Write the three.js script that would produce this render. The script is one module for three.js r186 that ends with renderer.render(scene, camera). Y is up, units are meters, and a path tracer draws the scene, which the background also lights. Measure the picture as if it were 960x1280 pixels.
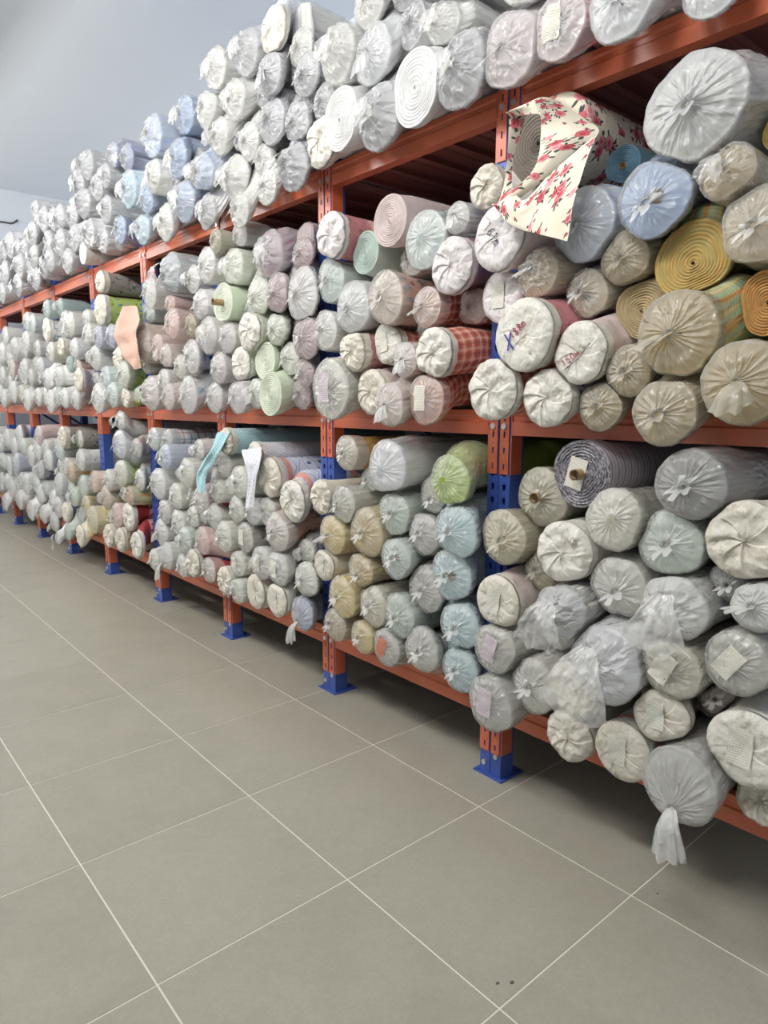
import * as THREE from 'three';
import { RectAreaLightUniformsLib } from 'three/addons/lights/RectAreaLightUniformsLib.js';
import { RoundedBoxGeometry } from 'three/addons/geometries/RoundedBoxGeometry.js';
import { mergeGeometries } from 'three/addons/utils/BufferGeometryUtils.js';
import { ImprovedNoise } from 'three/addons/math/ImprovedNoise.js';

// ---------------------------------------------------------------- camera, lamps, exposure
const scene = new THREE.Scene();
scene.background = new THREE.Color(0x000000);
const FOCAL = 861.576, W = 960, H = 1280;
const camera = new THREE.PerspectiveCamera(2 * Math.atan(H / 2 / FOCAL) * 180 / Math.PI, W / H, 0.05, 60);
camera.rotation.order = 'YXZ';
camera.rotation.set(-8.85226526 * Math.PI / 180, -40.62527543 * Math.PI / 180, 0.21881958 * Math.PI / 180);
camera.position.set(-1.9599, 1.4375, 3.3221);
camera.updateMatrixWorld(true);
const renderer = new THREE.WebGLRenderer({ antialias: true });
renderer.toneMapping = THREE.LinearToneMapping;
renderer.toneMappingExposure = 1.17;
renderer.shadowMap.enabled = true;
RectAreaLightUniformsLib.init();
const LAMP_COLOR = new THREE.Color().setRGB(1.0, 0.985, 0.955);
const LAMP_SIDE = 450, LAMP_DOWN = 24;           // brightness of the lamps' glowing sides and undersides
const LAMP_X = -2.5, LAMP_Y = 3.72;           // the row of hanging battens over the aisle
const LAMP_ROWS = [[LAMP_X, [-6.2, -4.0, -1.8, 0.4, 2.6], 1]];

// ---------------------------------------------------------------- small helpers
let seed = 7;
function rnd() { seed = (seed * 1664525 + 1013904223) >>> 0; return seed / 4294967296; }
const rr = (a, b) => a + (b - a) * rnd();
const clamp = (x, a, b) => Math.min(b, Math.max(a, x));
const sstep = (a, b, x) => { const t = clamp((x - a) / (b - a), 0, 1); return t * t * (3 - 2 * t); };
const perlin = new ImprovedNoise();
const noise = (x, y, z) => perlin.noise(x, y, z);
const used = {};
function numbered(n) { if (!(n in used)) { used[n] = 0; return n; } return n + '_' + String(++used[n]).padStart(3, '0'); }
function part(name, geo, mat, parent) {
  const m = new THREE.Mesh(geo, mat); m.name = name; m.castShadow = m.receiveShadow = true; parent.add(m); return m;
}
function group(name, label, category, grp) {
  const g = new THREE.Group(); g.name = numbered(name); g.userData = { label, category }; if (grp) g.userData.group = grp; scene.add(g); return g;
}
function structure(name, geo, mat, label) {
  const m = part(name, geo, mat, scene); m.userData = { kind: 'structure', label, category: 'room' }; return m;
}
function box(x0, x1, y0, y1, z0, z1) {
  const g = new THREE.BoxGeometry(x1 - x0, y1 - y0, z1 - z0); g.translate((x0 + x1) / 2, (y0 + y1) / 2, (z0 + z1) / 2); return g;
}
const eye = camera.position.clone();
function rayDir(u, v) { return new THREE.Vector3((u - W / 2) / FOCAL, -(v - H / 2) / FOCAL, -1).applyQuaternion(camera.quaternion); }
function onX(u, v, x) { const d = rayDir(u, v); return eye.clone().addScaledVector(d, (x - eye.x) / d.x); }
function depthOf(p) { return -p.clone().applyMatrix4(camera.matrixWorldInverse).z; }

// ---------------------------------------------------------------- computed textures
function dataTex(n, fn, srgb = false, rep = null) {
  const a = new Uint8Array(n * n * 4);
  for (let j = 0; j < n; j++) for (let i = 0; i < n; i++) {
    const c = fn(i / n, j / n), k = (j * n + i) * 4;
    const q = typeof c === 'number' ? [c, c, c] : c;
    a[k] = clamp(q[0], 0, 1) * 255; a[k + 1] = clamp(q[1], 0, 1) * 255; a[k + 2] = clamp(q[2], 0, 1) * 255; a[k + 3] = 255;
  }
  const t = new THREE.DataTexture(a, n, n); t.wrapS = t.wrapT = THREE.RepeatWrapping; t.magFilter = THREE.LinearFilter; t.minFilter = THREE.LinearMipmapLinearFilter; t.generateMipmaps = true;
  if (srgb) t.colorSpace = THREE.SRGBColorSpace;
  if (rep) t.repeat.set(rep, rep);
  t.needsUpdate = true; return t;
}
function canvasTex(n, m, draw, rep = null) {
  const c = document.createElement('canvas'); c.width = n; c.height = m; draw(c.getContext('2d'), n, m);
  const t = new THREE.CanvasTexture(c); t.wrapS = t.wrapT = THREE.RepeatWrapping; t.colorSpace = THREE.SRGBColorSpace;
  if (rep) t.repeat.set(rep, rep); return t;
}
function tileNoise(freq, s) {           // periodic value noise on the unit square
  const g = []; const sv = seed; seed = s; for (let i = 0; i < freq * freq; i++) g.push(rnd()); seed = sv;
  return (u, v) => {
    const x = u * freq, y = v * freq, i = Math.floor(x), j = Math.floor(y), fx = x - i, fy = y - j;
    const a = fx * fx * (3 - 2 * fx), b = fy * fy * (3 - 2 * fy), w = q => ((q % freq) + freq) % freq, at = (p, q) => g[w(q) * freq + w(p)];
    return (at(i, j) * (1 - a) + at(i + 1, j) * a) * (1 - b) + (at(i, j + 1) * (1 - a) + at(i + 1, j + 1) * a) * b;
  };
}
// crumpled film: sharp creases from folded waves, bent by noise
const n4 = tileNoise(4, 11), n8 = tileNoise(8, 12), n16 = tileNoise(16, 13), n32 = tileNoise(32, 14), n64 = tileNoise(64, 15), n128 = tileNoise(128, 16);
const crinkle = dataTex(512, (u, v) => {
  let h = 0;
  const wx = u + .06 * (n8(u, v) - .5) + .015 * (n32(u, v) - .5), wy = v + .06 * (n8(v, u + .37) - .5) + .015 * (n32(v, u) - .5);
  for (const [a, b, w, ph] of [[3, 2, .30, .1], [-2, 5, .24, .5], [7, 1, .16, .3], [-5, -6, .14, .9], [11, -7, .09, .2], [4, 13, .08, .7]]) {
    const t = (a * wx + b * wy + ph) % 1; h += w * Math.abs(((t + 1) % 1) * 2 - 1);
  }
  return .75 * h + .25 * n16(u, v);
});
crinkle.repeat.set(4.5, 4.5);
const fineNoise = dataTex(256, (u, v) => .5 * n64(u, v) + .5 * n128(u, v));
const weave = dataTex(128, (u, v) => .5 + .25 * Math.sin(u * Math.PI * 2 * 32) + .25 * Math.sin(v * Math.PI * 2 * 32));
weave.repeat.set(12, 12);

// ---------------------------------------------------------------- materials
const rgb = (r, g, b) => new THREE.Color().setRGB(r, g, b);
const M = {
  ceiling: new THREE.MeshStandardMaterial({ color: rgb(.79, .83, .89), roughness: .9 }),
  wall: new THREE.MeshStandardMaterial({ color: rgb(.70, .74, .79), roughness: .9 }),
  orange: new THREE.MeshPhysicalMaterial({ color: rgb(.53, .125, .055), roughness: .42, clearcoat: .25, clearcoatRoughness: .3 }),
  deck: new THREE.MeshStandardMaterial({ color: rgb(.25, .085, .07), roughness: .5 }),
  blue: new THREE.MeshPhysicalMaterial({ color: rgb(.035, .08, .33), roughness: .4, clearcoat: .25, clearcoatRoughness: .3 }),
  scuff: new THREE.MeshStandardMaterial({ color: rgb(.11, .10, .09), roughness: .8 }),
  bolt: new THREE.MeshStandardMaterial({ color: rgb(.7, .7, .68), roughness: .3, metalness: .9 }),
  lampBody: new THREE.MeshStandardMaterial({ color: rgb(.8, .8, .8), roughness: .5 }),
  lampGlow: new THREE.MeshStandardMaterial({ color: rgb(.8, .8, .8), emissive: LAMP_COLOR, emissiveIntensity: 2.0, roughness: .6 }),
  grout: new THREE.MeshStandardMaterial({ color: rgb(.80, .77, .68), roughness: .9 }),
  cardboard: new THREE.MeshStandardMaterial({ color: rgb(.42, .29, .15), roughness: .85, bumpMap: fineNoise, bumpScale: .001 }),
  cable: new THREE.MeshStandardMaterial({ color: rgb(.1, .1, .11), roughness: .6 }),
};
// ---------------------------------------------------------------- the room
const X0 = -8.2, X1 = 1.45, Z0 = -7.25, Z1 = 6.0, CEIL = 4.22;
const TILE = .6, OX = -.196, OZ = 0;              // grid origin of the floor tiles (rack front is x = 0)
{
  const floor = new THREE.Group(); floor.name = 'floor'; floor.userData = { kind: 'structure', label: 'beige grey porcelain tile floor with pale grout lines', category: 'floor' }; scene.add(floor);
  part('grout_bed', box(X0, X1, -.08, -.0012, Z0, Z1), M.grout, floor);
  const rough = dataTex(256, (u, v) => .66 + .06 * (n8(u, v) - .5) + .06 * n64(u, v));
  const mats = [];
  for (let k = 0; k < 6; k++) {
    const cn = tileNoise(5, 40 + k), cm = tileNoise(23, 60 + k);
    const map = dataTex(192, (u, v) => { const q = .5 * (cn(u, v) - .5) * .05 + (cm(u, v) - .5) * .015 + (n128(u, v) - .5) * .03 + .004 * (k - 2.5); return [.645 + q, .63 + q, .575 + q]; }, true);
    const m = new THREE.MeshPhysicalMaterial({ color: 0xffffff, map, roughness: .5, roughnessMap: rough, specularIntensity: 1.0 });
    mats.push(m);
  }
  const g = new THREE.BoxGeometry(1, 1, 1);
  const gap = .0026;
  const away = [];
  for (let i = -14; i < 14; i++) for (let j = -3; j < 15; j++) {
    let a = OX - (j + 1) * TILE + gap, b = OX - j * TILE - gap, c = OZ + i * TILE + gap, d = OZ + (i + 1) * TILE - gap;
    a = Math.max(a, X0); b = Math.min(b, X1); c = Math.max(c, Z0); d = Math.min(d, Z1);
    if (b - a < .02 || d - c < .02) continue;
    if (a < -3.2 || c > 3.4) { away.push(box(a, b, -.012, 0, c, d)); continue; }
    const t = part('floor_tile', g, mats[Math.floor(rnd() * 6)], floor);
    t.scale.set(b - a, .012, d - c); t.position.set((a + b) / 2, -.006, (c + d) / 2);
  }
  part('floor_tiles_beyond', mergeGeometries(away), mats[2], floor).userData.kind = 'stuff';
}
{ // small dark scuffs on the tiles
  const floor = scene.getObjectByName('floor');
  for (const [u, v, r] of [[622, 1229, .005], [640, 1228, .006], [822, 1117, .004]]) {
    const d = rayDir(u, v), p = eye.clone().addScaledVector(d, -eye.y / d.y), g = new THREE.CylinderGeometry(r, r * 1.15, .0008, 9); g.scale(1, 1, .7); g.translate(p.x, .0004, p.z); part('scuff_mark', g, M.scuff, floor);
  }
}
structure('ceiling', box(X0 - .15, X1 + .15, CEIL, CEIL + .15, Z0 - .15, Z1 + .15), M.ceiling, 'plain pale grey painted ceiling');
structure('wall_right', box(X1, X1 + .15, 0, CEIL, Z0, Z1), M.wall, 'plain pale wall behind the rack');
structure('wall_far', box(X0, X1, 0, CEIL, Z0 - .15, Z0), M.wall, 'plain pale end wall at the end of the aisle');
structure('wall_left', box(X0 - .15, X0, 0, CEIL, Z0, Z1), M.wall, 'plain pale wall across the aisle');
structure('wall_near', box(X0, X1, 0, CEIL, Z1, Z1 + .15), M.wall, 'plain pale wall behind the viewer');

// hanging batten lamps: glowing sides and underside beneath a wider housing
{
  const L = 1.5, h = .02, hw = .04;
  for (const [lx, zs, share] of LAMP_ROWS) for (const z of zs) {
    const g = group('batten_lamp', 'white hanging batten lamp with glowing diffuser over the aisle', 'lamp', 'batten lamps over the aisle'); g.position.set(lx, LAMP_Y, z);
    part('reflector', box(-.46, .46, .095, .11, -L / 2 - .02, L / 2 + .02), M.lampBody, g);
    for (const zz of [-.5, .5]) part('stem', box(-.012, .012, h / 2, .095, zz - .012, zz + .012), M.lampBody, g);
    part('glowing_diffuser', box(-hw, hw, -h / 2, h / 2, -L / 2, L / 2), M.lampGlow, g);
    for (const [nx, ny, w, p] of [[-1, 0, h, LAMP_SIDE], [1, 0, h, LAMP_SIDE], [0, -1, hw * 2, LAMP_DOWN]]) {
      const l = new THREE.RectAreaLight(LAMP_COLOR, p * share, nx ? L : w, nx ? w : L); l.castShadow = true; l.name = 'batten_lamp_light';
      l.position.set(lx + nx * (hw + .006), LAMP_Y + ny * (h / 2 + .006), z); l.up.set(nx ? 0 : 0, nx ? 1 : 0, nx ? 0 : 1);
      l.lookAt(l.position.clone().add(new THREE.Vector3(nx, ny, 0))); scene.add(l);
    }
    for (const zz of [-.55, .55]) { const c = new THREE.CylinderGeometry(.004, .004, CEIL - LAMP_Y - .11, 6); c.translate(0, .11 + (CEIL - LAMP_Y - .11) / 2, zz); part('hanging_wire', c, M.cable, g); }
  }
}
// thin cable looped on the end wall
{
  const pts = [[-40, 272], [-12, 276], [4, 277.5], [14, 279], [19, 277], [22, 275]].map(([u, v]) => { const d = rayDir(u, v); return eye.clone().addScaledVector(d, (Z0 + .015 - eye.z) / d.z); });
  const t = part('wall_cable', new THREE.TubeGeometry(new THREE.CatmullRomCurve3(pts), 40, .011, 8), M.cable, scene);
  t.userData = { label: 'thin dark cable looping along the far end wall', category: 'cable' };
}

// ---------------------------------------------------------------- the rack
const PITCH = 1.0655, POST_Z = k => k === 0 ? 2.745 : 1.631 - PITCH * (k - 1), POST_W = .103, POST_D = .075;   // post k runs from POST_Z(k) to +POST_W; bay k lies on its +z side
const SHELF = { low: .33, mid: 1.42, top: 2.5 }, BEAM_H = .09, REAR = 1.16, NPOST = 10, POST_H = 2.62;
{
  const rack = group('storage_rack', 'long blue and orange steel warehouse rack with three loaded shelf levels', 'rack');
  // upright front plate: two strips of slots with a groove between
  function slotStrip(w) {
    const s = new THREE.Shape(); s.moveTo(-w / 2, 0); s.lineTo(w / 2, 0); s.lineTo(w / 2, POST_H); s.lineTo(-w / 2, POST_H); s.closePath();
    for (let y = .24; y < POST_H - .02; y += .05) { const h = new THREE.Path(); h.moveTo(-.0075, y); h.lineTo(-.0052, y - .011); h.lineTo(.0052, y - .011); h.lineTo(.0075, y); h.lineTo(.0075, y + .011); h.lineTo(-.0075, y + .011); h.closePath(); s.holes.push(h); }
    const g = new THREE.ExtrudeGeometry(s, { depth: .003, bevelEnabled: false }); g.rotateY(-Math.PI / 2); return g;   // faces -x
  }
  const strip = slotStrip(.0495);
  const s1 = strip.clone(); s1.translate(.003, 0, .0495 / 2); const s2 = strip.clone(); s2.translate(.003, 0, POST_W - .0495 / 2);
  const plain = [box(.0035, POST_D, 0, POST_H, 0, .003), box(.0035, POST_D, 0, POST_H, POST_W - .003, POST_W), box(.0045, .012, 0, POST_H, .048, .055)].map(b => b.toNonIndexed());
  const postGeo = mergeGeometries([s1, s2, ...plain].map(b => { const q = b.index ? b.toNonIndexed() : b; return q; }));
  const foot = new RoundedBoxGeometry(.14, .006, .145, 1, .002); foot.translate(.05, .003, POST_W / 2);
  const bolt = new THREE.CylinderGeometry(.0105, .0115, .008, 10); bolt.rotateZ(Math.PI / 2);
  const inside = box(.02, .022, 0, POST_H, .004, POST_W - .004);
  for (const back of [0, 1]) for (let k = 0; k < NPOST; k++) {
    const p = part('upright', postGeo, M.blue, rack); p.position.set(back ? REAR : 0, 0, POST_Z(k));
    part('back_web', inside, M.blue, p);
    part('foot_plate', foot, M.blue, p);
    if (!back) for (const [y, z] of [[.045, .022], [.088, .08]]) { const b = part('anchor_bolt', bolt, M.bolt, p); b.position.set(-.003, y, z); }
  }
  // cross bracing between front and rear uprights
  for (let k = 0; k < NPOST; k++) for (const [ya, yb] of [[.4, .95], [.95, 1.7], [1.7, 2.4]]) {
    const len = Math.hypot(REAR - POST_D, yb - ya), b = new THREE.BoxGeometry(len, .025, .012);
    const m = part('brace', b, M.blue, rack); m.position.set((POST_D + REAR) / 2, (ya + yb) / 2, POST_Z(k) + POST_W / 2); m.rotation.z = Math.atan2(yb - ya, REAR - POST_D) * (ya === .95 ? -1 : 1);
  }
  // beams: stepped profile, end connector plates with slots, bolts
  const prof = new THREE.Shape([[0, 0], [0, .046], [.006, .052], [.006, .066], [.002, .072], [.002, .09], [.03, .09], [.03, .062], [.048, .062], [.048, 0]].map(([x, y]) => new THREE.Vector2(x, y)));
  const beamGeos = {}, beamOf = L => beamGeos[L] ||= new THREE.ExtrudeGeometry(prof, { depth: L, bevelEnabled: false });
  const cs = new THREE.Shape([[0, 0], [.041, 0], [.041, .232], [0, .232]].map(([x, y]) => new THREE.Vector2(x, y)));
  for (const y of [.028, .086, .144, .204]) { const h = new THREE.Path(); h.moveTo(.0165, y - .011); h.lineTo(.0245, y - .011); h.lineTo(.0245, y + .011); h.lineTo(.0165, y + .011); h.closePath(); cs.holes.push(h); }
  const conn = new THREE.ExtrudeGeometry(cs, { depth: .004, bevelEnabled: false }); conn.rotateY(-Math.PI / 2);
  const flange = box(.0, .06, 0, .232, -.004, 0);
  const panelGeos = {}, panelOf = panelW => panelGeos[panelW] ||= (() => {   // folded steel deck panel: flat top, turned down lips, a stiffening rib
    const s = new THREE.Shape([[0.001, .0], [0.001, .03], [panelW - .001, .03], [panelW - .001, 0], [panelW - .014, 0], [panelW - .014, .004], [panelW - .005, .004], [panelW - .005, .026], [panelW * .55, .026], [panelW * .53, .018], [panelW * .47, .018], [panelW * .45, .026], [.005, .026], [.005, .004], [.014, .004], [.014, 0]].map(([x, y]) => new THREE.Vector2(x, y)));
    const g = new THREE.ExtrudeGeometry(s, { depth: REAR - .075, bevelEnabled: false }); g.rotateY(-Math.PI / 2); g.translate(REAR + .0, 0, 0); return g;   // along x, width along z
  })();
  for (const [key, top] of Object.entries(SHELF)) for (let k = 0; k < NPOST; k++) {
    const z0 = POST_Z(k + 1) + POST_W, y0 = top - BEAM_H, beamL = +(POST_Z(k) - z0).toFixed(4), panelW = +(beamL / 5).toFixed(5);
    if (k < NPOST - 1) {
    for (const back of [0, 1]) {
      const b = part('beam', beamOf(beamL), M.orange, rack); b.position.set(back ? REAR + .048 : 0, y0, z0); if (back) b.scale.x = -1;
      if (back) continue;
      const cL = part('connector_plate', conn, M.orange, b); cL.position.set(-.001, top - .232 - y0, -.046);
      part('connector_flange', flange, M.orange, b).position.set(0, top - .232 - y0, .002 + .002);
      const cR = part('connector_plate', conn, M.orange, b); cR.position.set(-.001, top - .232 - y0, beamL + .005);
      part('connector_flange', flange, M.orange, b).position.set(0, top - .232 - y0, beamL);
      for (const zz of [-.0255, beamL + .0255]) { const q = part('bolt', bolt, M.bolt, b); q.position.set(-.008, top - .058 - y0, zz); }
    }
    for (let q = 0; q < 5; q++) { const d = part('deck_panel', panelOf(panelW), M.deck, rack); d.position.set(0, top - .034, z0 + q * panelW); }
    }
  }
}
// ---------------------------------------------------------------- fabrics: colour of the rolled end, print of the side
function flower(g, x, y, r, c1, c2, leaf) {
  if (leaf) { g.fillStyle = leaf; for (let k = 0; k < 5; k++) { const a = rnd() * 6.28; g.beginPath(); g.ellipse(x + Math.cos(a) * r * 1.35, y + Math.sin(a) * r * 1.35, r * .5, r * .2, a, 0, 6.3); g.fill(); } }
  g.fillStyle = c1; for (let k = 0; k < 6; k++) { const a = k * 1.047; g.beginPath(); g.arc(x + Math.cos(a) * r * .55, y + Math.sin(a) * r * .55, r * .5, 0, 6.3); g.fill(); }
  g.fillStyle = c2; g.beginPath(); g.arc(x, y, r * .45, 0, 6.3); g.fill();
  g.strokeStyle = c2; g.lineWidth = r * .12; for (let k = 1; k < 3; k++) { g.beginPath(); g.arc(x, y, r * (.45 + .22 * k), k, k + 3); g.stroke(); }
}
function wrapDraw(n, fn) { for (const dx of [-n, 0, n]) for (const dy of [-n, 0, n]) fn(dx, dy); }
function scatter(g, n, count, rMin, rMax, palette, leaf) {
  for (let k = 0; k < count; k++) { const x = rnd() * n, y = rnd() * n, r = rr(rMin, rMax), [a, b] = palette[k % palette.length], s = seed; wrapDraw(n, (dx, dy) => { seed = s; flower(g, x + dx, y + dy, r, a, b, leaf); }); }
}
const N = 256, TW = .3;   // texture size, metres it covers
const prints = {
  rose: g => { g.fillStyle = '#f1ead6'; g.fillRect(0, 0, N, N); scatter(g, N, 15, 12, 21, [['#e79a9f', '#c9545f'], ['#d9727a', '#b8414d'], ['#efc0c0', '#dd8d92']], '#4a4f49'); scatter(g, N, 9, 3.5, 6, [['#c4565c', '#8f2f38']], '#3d423e'); },
  pinkfloral: g => { g.fillStyle = '#c9868c'; g.fillRect(0, 0, N, N); g.fillStyle = '#e3bfb6'; g.fillRect(0, 60, N, 60); scatter(g, N, 26, 5, 11, [['#e9c9c6', '#a33a5e'], ['#b4495f', '#7f9a72'], ['#d8a7a0', '#8f4a5a']], '#7d8a66'); },
  coralplaid: g => { g.fillStyle = '#c4705c'; g.fillRect(0, 0, N, N); g.fillStyle = 'rgba(240,205,190,.55)'; for (let i = 0; i < 8; i++) { g.fillRect(i * 32, 0, 9, N); g.fillRect(0, i * 32, N, 9); } g.fillStyle = 'rgba(120,50,50,.25)'; for (let i = 0; i < 8; i++) { g.fillRect(i * 32 + 18, 0, 7, N); g.fillRect(0, i * 32 + 18, N, 7); } },
  floralblue: g => { g.fillStyle = '#cfd3e2'; g.fillRect(0, 0, N, N); g.strokeStyle = '#7d89b8'; g.lineWidth = 3; for (let k = 0; k < 7; k++) { g.beginPath(); for (let x = 0; x <= N; x += 8) g.lineTo(x, 18 + k * 36 + 13 * Math.sin(x / N * 6.283 * 2 + k * 2)); g.stroke(); } scatter(g, N, 22, 5, 9, [['#5568a8', '#3d4a86'], ['#7382ba', '#4a5796']], '#8a9ccc'); g.fillStyle = '#d79a8c'; g.fillRect(0, 176, N, 30); },
  redprint: g => { g.fillStyle = '#a5343c'; g.fillRect(0, 0, N, N); g.fillStyle = '#d9a5a4'; g.fillRect(0, 90, N, 46); scatter(g, N, 18, 5, 9, [['#d7898a', '#7a1d27']], '#7a1d27'); },
  greenprint: g => { g.fillStyle = '#b9cf74'; g.fillRect(0, 0, N, N); scatter(g, N, 28, 5, 11, [['#dfe9a8', '#6f9a3c'], ['#8ab0c9', '#4d74a8'], ['#8fb84a', '#5a7f34']], '#6d8f3a'); },
  darkfloral: g => { g.fillStyle = '#8e8a84'; g.fillRect(0, 0, N, N); scatter(g, N, 40, 5, 10, [['#b9908b', '#7a4a4a'], ['#5f6660', '#3c4744'], ['#c9c2b8', '#6d6a66']], '#4d5a50'); },
  bluedots: g => { g.fillStyle = '#9db4d2'; g.fillRect(0, 0, N, N); g.fillStyle = '#d9d6b4'; for (let k = 0; k < 16; k++) { const x = (k % 4) * 64 + ((k >> 2) & 1) * 32, y = (k >> 2) * 64 + 20; g.beginPath(); g.arc(x, y, 12, 0, 6.3); g.fill(); } },
  lilacfloral: g => { g.fillStyle = '#d3cbd3'; g.fillRect(0, 0, N, N); scatter(g, N, 30, 4, 8, [['#a55a6e', '#6f3450'], ['#7f86b4', '#575f94'], ['#c79aa6', '#954c64']], '#8a93a0'); },
  brightfloral: g => { g.fillStyle = '#dfdcdc'; g.fillRect(0, 0, N, N); scatter(g, N, 24, 7, 15, [['#5d86c4', '#34559a'], ['#e3cf6a', '#c9a83a'], ['#b05a86', '#7f2f5c'], ['#89b6d8', '#4a7fb4']], '#6b9aa0'); },
  orangefloral: g => { g.fillStyle = '#c6a193'; g.fillRect(0, 0, N, N); scatter(g, N, 34, 5, 11, [['#c4705c', '#8d4032'], ['#8a9fae', '#5a7286'], ['#d9b9a8', '#a4604e']], '#6f8a8f'); },
  stripes: g => { g.fillStyle = '#c3bcc4'; g.fillRect(0, 0, N, N); for (let i = 0; i < 16; i++) { g.fillStyle = i & 1 ? '#8d8794' : '#a7a0ad'; g.fillRect(0, i * 16, N, 6); } },
  plaidblue: g => { g.fillStyle = '#d8dce0'; g.fillRect(0, 0, N, N); for (let i = 0; i < 6; i++) { g.fillStyle = ['#5f8ea4', '#b06a70', '#4d6f96'][i % 3]; g.globalAlpha = .55; g.fillRect(i * 43, 0, 10, N); g.fillRect(0, i * 43, N, 10); } g.globalAlpha = 1; },
  dots: g => { g.fillStyle = '#e4e4ea'; g.fillRect(0, 0, N, N); for (let k = 0; k < 256; k++) { g.fillStyle = k % 3 ? '#a9b0c8' : '#8f97b8'; g.beginPath(); g.arc((k % 16) * 16 + ((k >> 4) & 1) * 8, (k >> 4) * 16 + 8, 2.4, 0, 6.3); g.fill(); } },
  lattice: g => { g.fillStyle = '#cfe6ea'; g.fillRect(0, 0, N, N); g.strokeStyle = '#8ec3cd'; g.lineWidth = 4; for (let k = -16; k < 32; k++) { g.beginPath(); g.moveTo(k * 16, 0); g.lineTo(k * 16 + N, N); g.stroke(); g.beginPath(); g.moveTo(k * 16, 0); g.lineTo(k * 16 - N, N); g.stroke(); } },
  seersucker: g => { g.fillStyle = '#b3b287'; g.fillRect(0, 0, N, N); for (let i = 0; i < 16; i++) { g.fillStyle = ['#c98d4e', '#9db898', '#d2c08c', '#a5b89a'][i % 4]; g.fillRect(i * 16, 0, 9, N); } g.fillStyle = 'rgba(90,80,50,.18)'; for (let i = 0; i < 32; i++) g.fillRect(0, i * 8, N, 3); },
  navyprint: g => { g.fillStyle = '#5a5d7c'; g.fillRect(0, 0, N, N); scatter(g, N, 24, 5, 9, [['#a86a74', '#d9b8b0'], ['#7f86a8', '#3c4266']], '#43506a'); },
  goldspeck: g => { g.fillStyle = '#c09a54'; g.fillRect(0, 0, N, N); for (let k = 0; k < 240; k++) { g.fillStyle = ['#e8dcc0', '#9a6d2c', '#d9b060'][k % 3]; g.beginPath(); g.arc(rnd() * N, rnd() * N, rr(2, 5), 0, 6.3); g.fill(); } },
  yellowfloral: g => { g.fillStyle = '#d9cb94'; g.fillRect(0, 0, N, N); scatter(g, N, 26, 4, 8, [['#e9e0b8', '#b08a4a'], ['#c9a860', '#9a6a4a']], '#a89a5a'); },
  quietfloral: g => { g.fillStyle = '#d6d4cf'; g.fillRect(0, 0, N, N); scatter(g, N, 26, 4, 8, [['#c0b0a6', '#8f8a86'], ['#a9b3b8', '#7d8a92']], '#b4b8ac'); },
};
const printMats = {}, plainMats = {}, endMats = {};
function printMat(k) { return printMats[k] ||= (() => { const keep = seed; seed = 1000 + k.length * 77 + k.charCodeAt(0) * 13; const t = canvasTex(N, N, prints[k]); seed = keep; t.repeat.set(1 / TW, 1 / TW); return new THREE.MeshPhysicalMaterial({ map: t, roughness: .8, clearcoat: .45, clearcoatRoughness: .25, clearcoatNormalMap: null, bumpMap: crinkle, bumpScale: .0035 }); })(); }
// name -> [words, colour of the fabric edge (linear), print or null]
const FAB = {
  white: ['white', [.76, .76, .755], null], cream: ['cream', [.68, .64, .53], null], ivory: ['ivory', [.76, .73, .64], null],
  tan: ['tan', [.50, .41, .27], null], jute: ['straw brown', [.44, .34, .19], null], gold: ['gold and green striped', [.46, .38, .17], 'seersucker'], orange: ['orange and green striped', [.50, .31, .13], 'seersucker'],
  pink: ['pink', [.70, .44, .43], null], rosepink: ['pink floral', [.64, .52, .50], 'pinkfloral'], palepink: ['pale pink', [.66, .55, .54], null], peach: ['peach', [.68, .48, .39], null],
  blue: ['sky blue', [.32, .45, .72], null], paleblue: ['pale blue', [.45, .64, .73], null], bluedot: ['pale blue spotted', [.45, .53, .65], 'bluedots'], bluevine: ['blue vine print', [.66, .67, .70], 'floralblue'], aqua: ['pale aqua', [.55, .66, .66], null], teal: ['teal', [.22, .42, .44], null], darkteal: ['dark teal', [.08, .16, .22], null], periwinkle: ['periwinkle blue', [.36, .40, .60], null],
  coral: ['coral plaid', [.58, .30, .23], 'coralplaid'], mauve: ['mauve', [.38, .25, .29], null], lilac: ['lilac', [.64, .61, .64], null], lilacfloral: ['lilac sprigged', [.60, .56, .60], 'lilacfloral'],
  green: ['pale green', [.68, .77, .60], null], lime: ['lime green', [.40, .55, .10], null], greenprint: ['green floral print', [.66, .68, .56], 'greenprint'], mint: ['grey green', [.50, .60, .54], null],
  grey: ['grey', [.50, .50, .48], null], darkgrey: ['dark grey', [.20, .20, .21], null], stripe: ['grey lilac striped', [.33, .31, .34], 'stripes'], dusty: ['dusty grey', [.55, .54, .49], null],
  yellow: ['straw yellow', [.68, .52, .16], null], ochre: ['ochre', [.52, .38, .12], null], yellowfloral: ['yellow floral print', [.60, .52, .28], 'yellowfloral'], goldspeck: ['gold speckled', [.5, .42, .28], 'goldspeck'],
  red: ['red print', [.66, .60, .56], 'redprint'], navy: ['navy print', [.5, .5, .54], 'navyprint'], darkfloral: ['dark floral print', [.6, .58, .52], 'darkfloral'], bright: ['bright blue and yellow floral', [.62, .60, .62], 'brightfloral'],
  orangefloral: ['orange and blue floral', [.60, .50, .44], 'orangefloral'], plaid: ['blue and red check', [.55, .58, .60], 'plaidblue'], dots: ['small dotted', [.68, .68, .72], 'dots'], lattice: ['aqua', [.34, .58, .62], 'lattice'], rose: ['cream rose print', [.20, .17, .14], 'rose'], brown: ['brown', [.30, .16, .12], null], quiet: ['pale sprigged', [.62, .61, .57], 'quietfloral'],
};
const layers = dataTex(256, (u, v) => .62 + .38 * (.55 * n64(u, .13 + v * .02) + .45 * n128(u, .4 + v * .1)));
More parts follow.
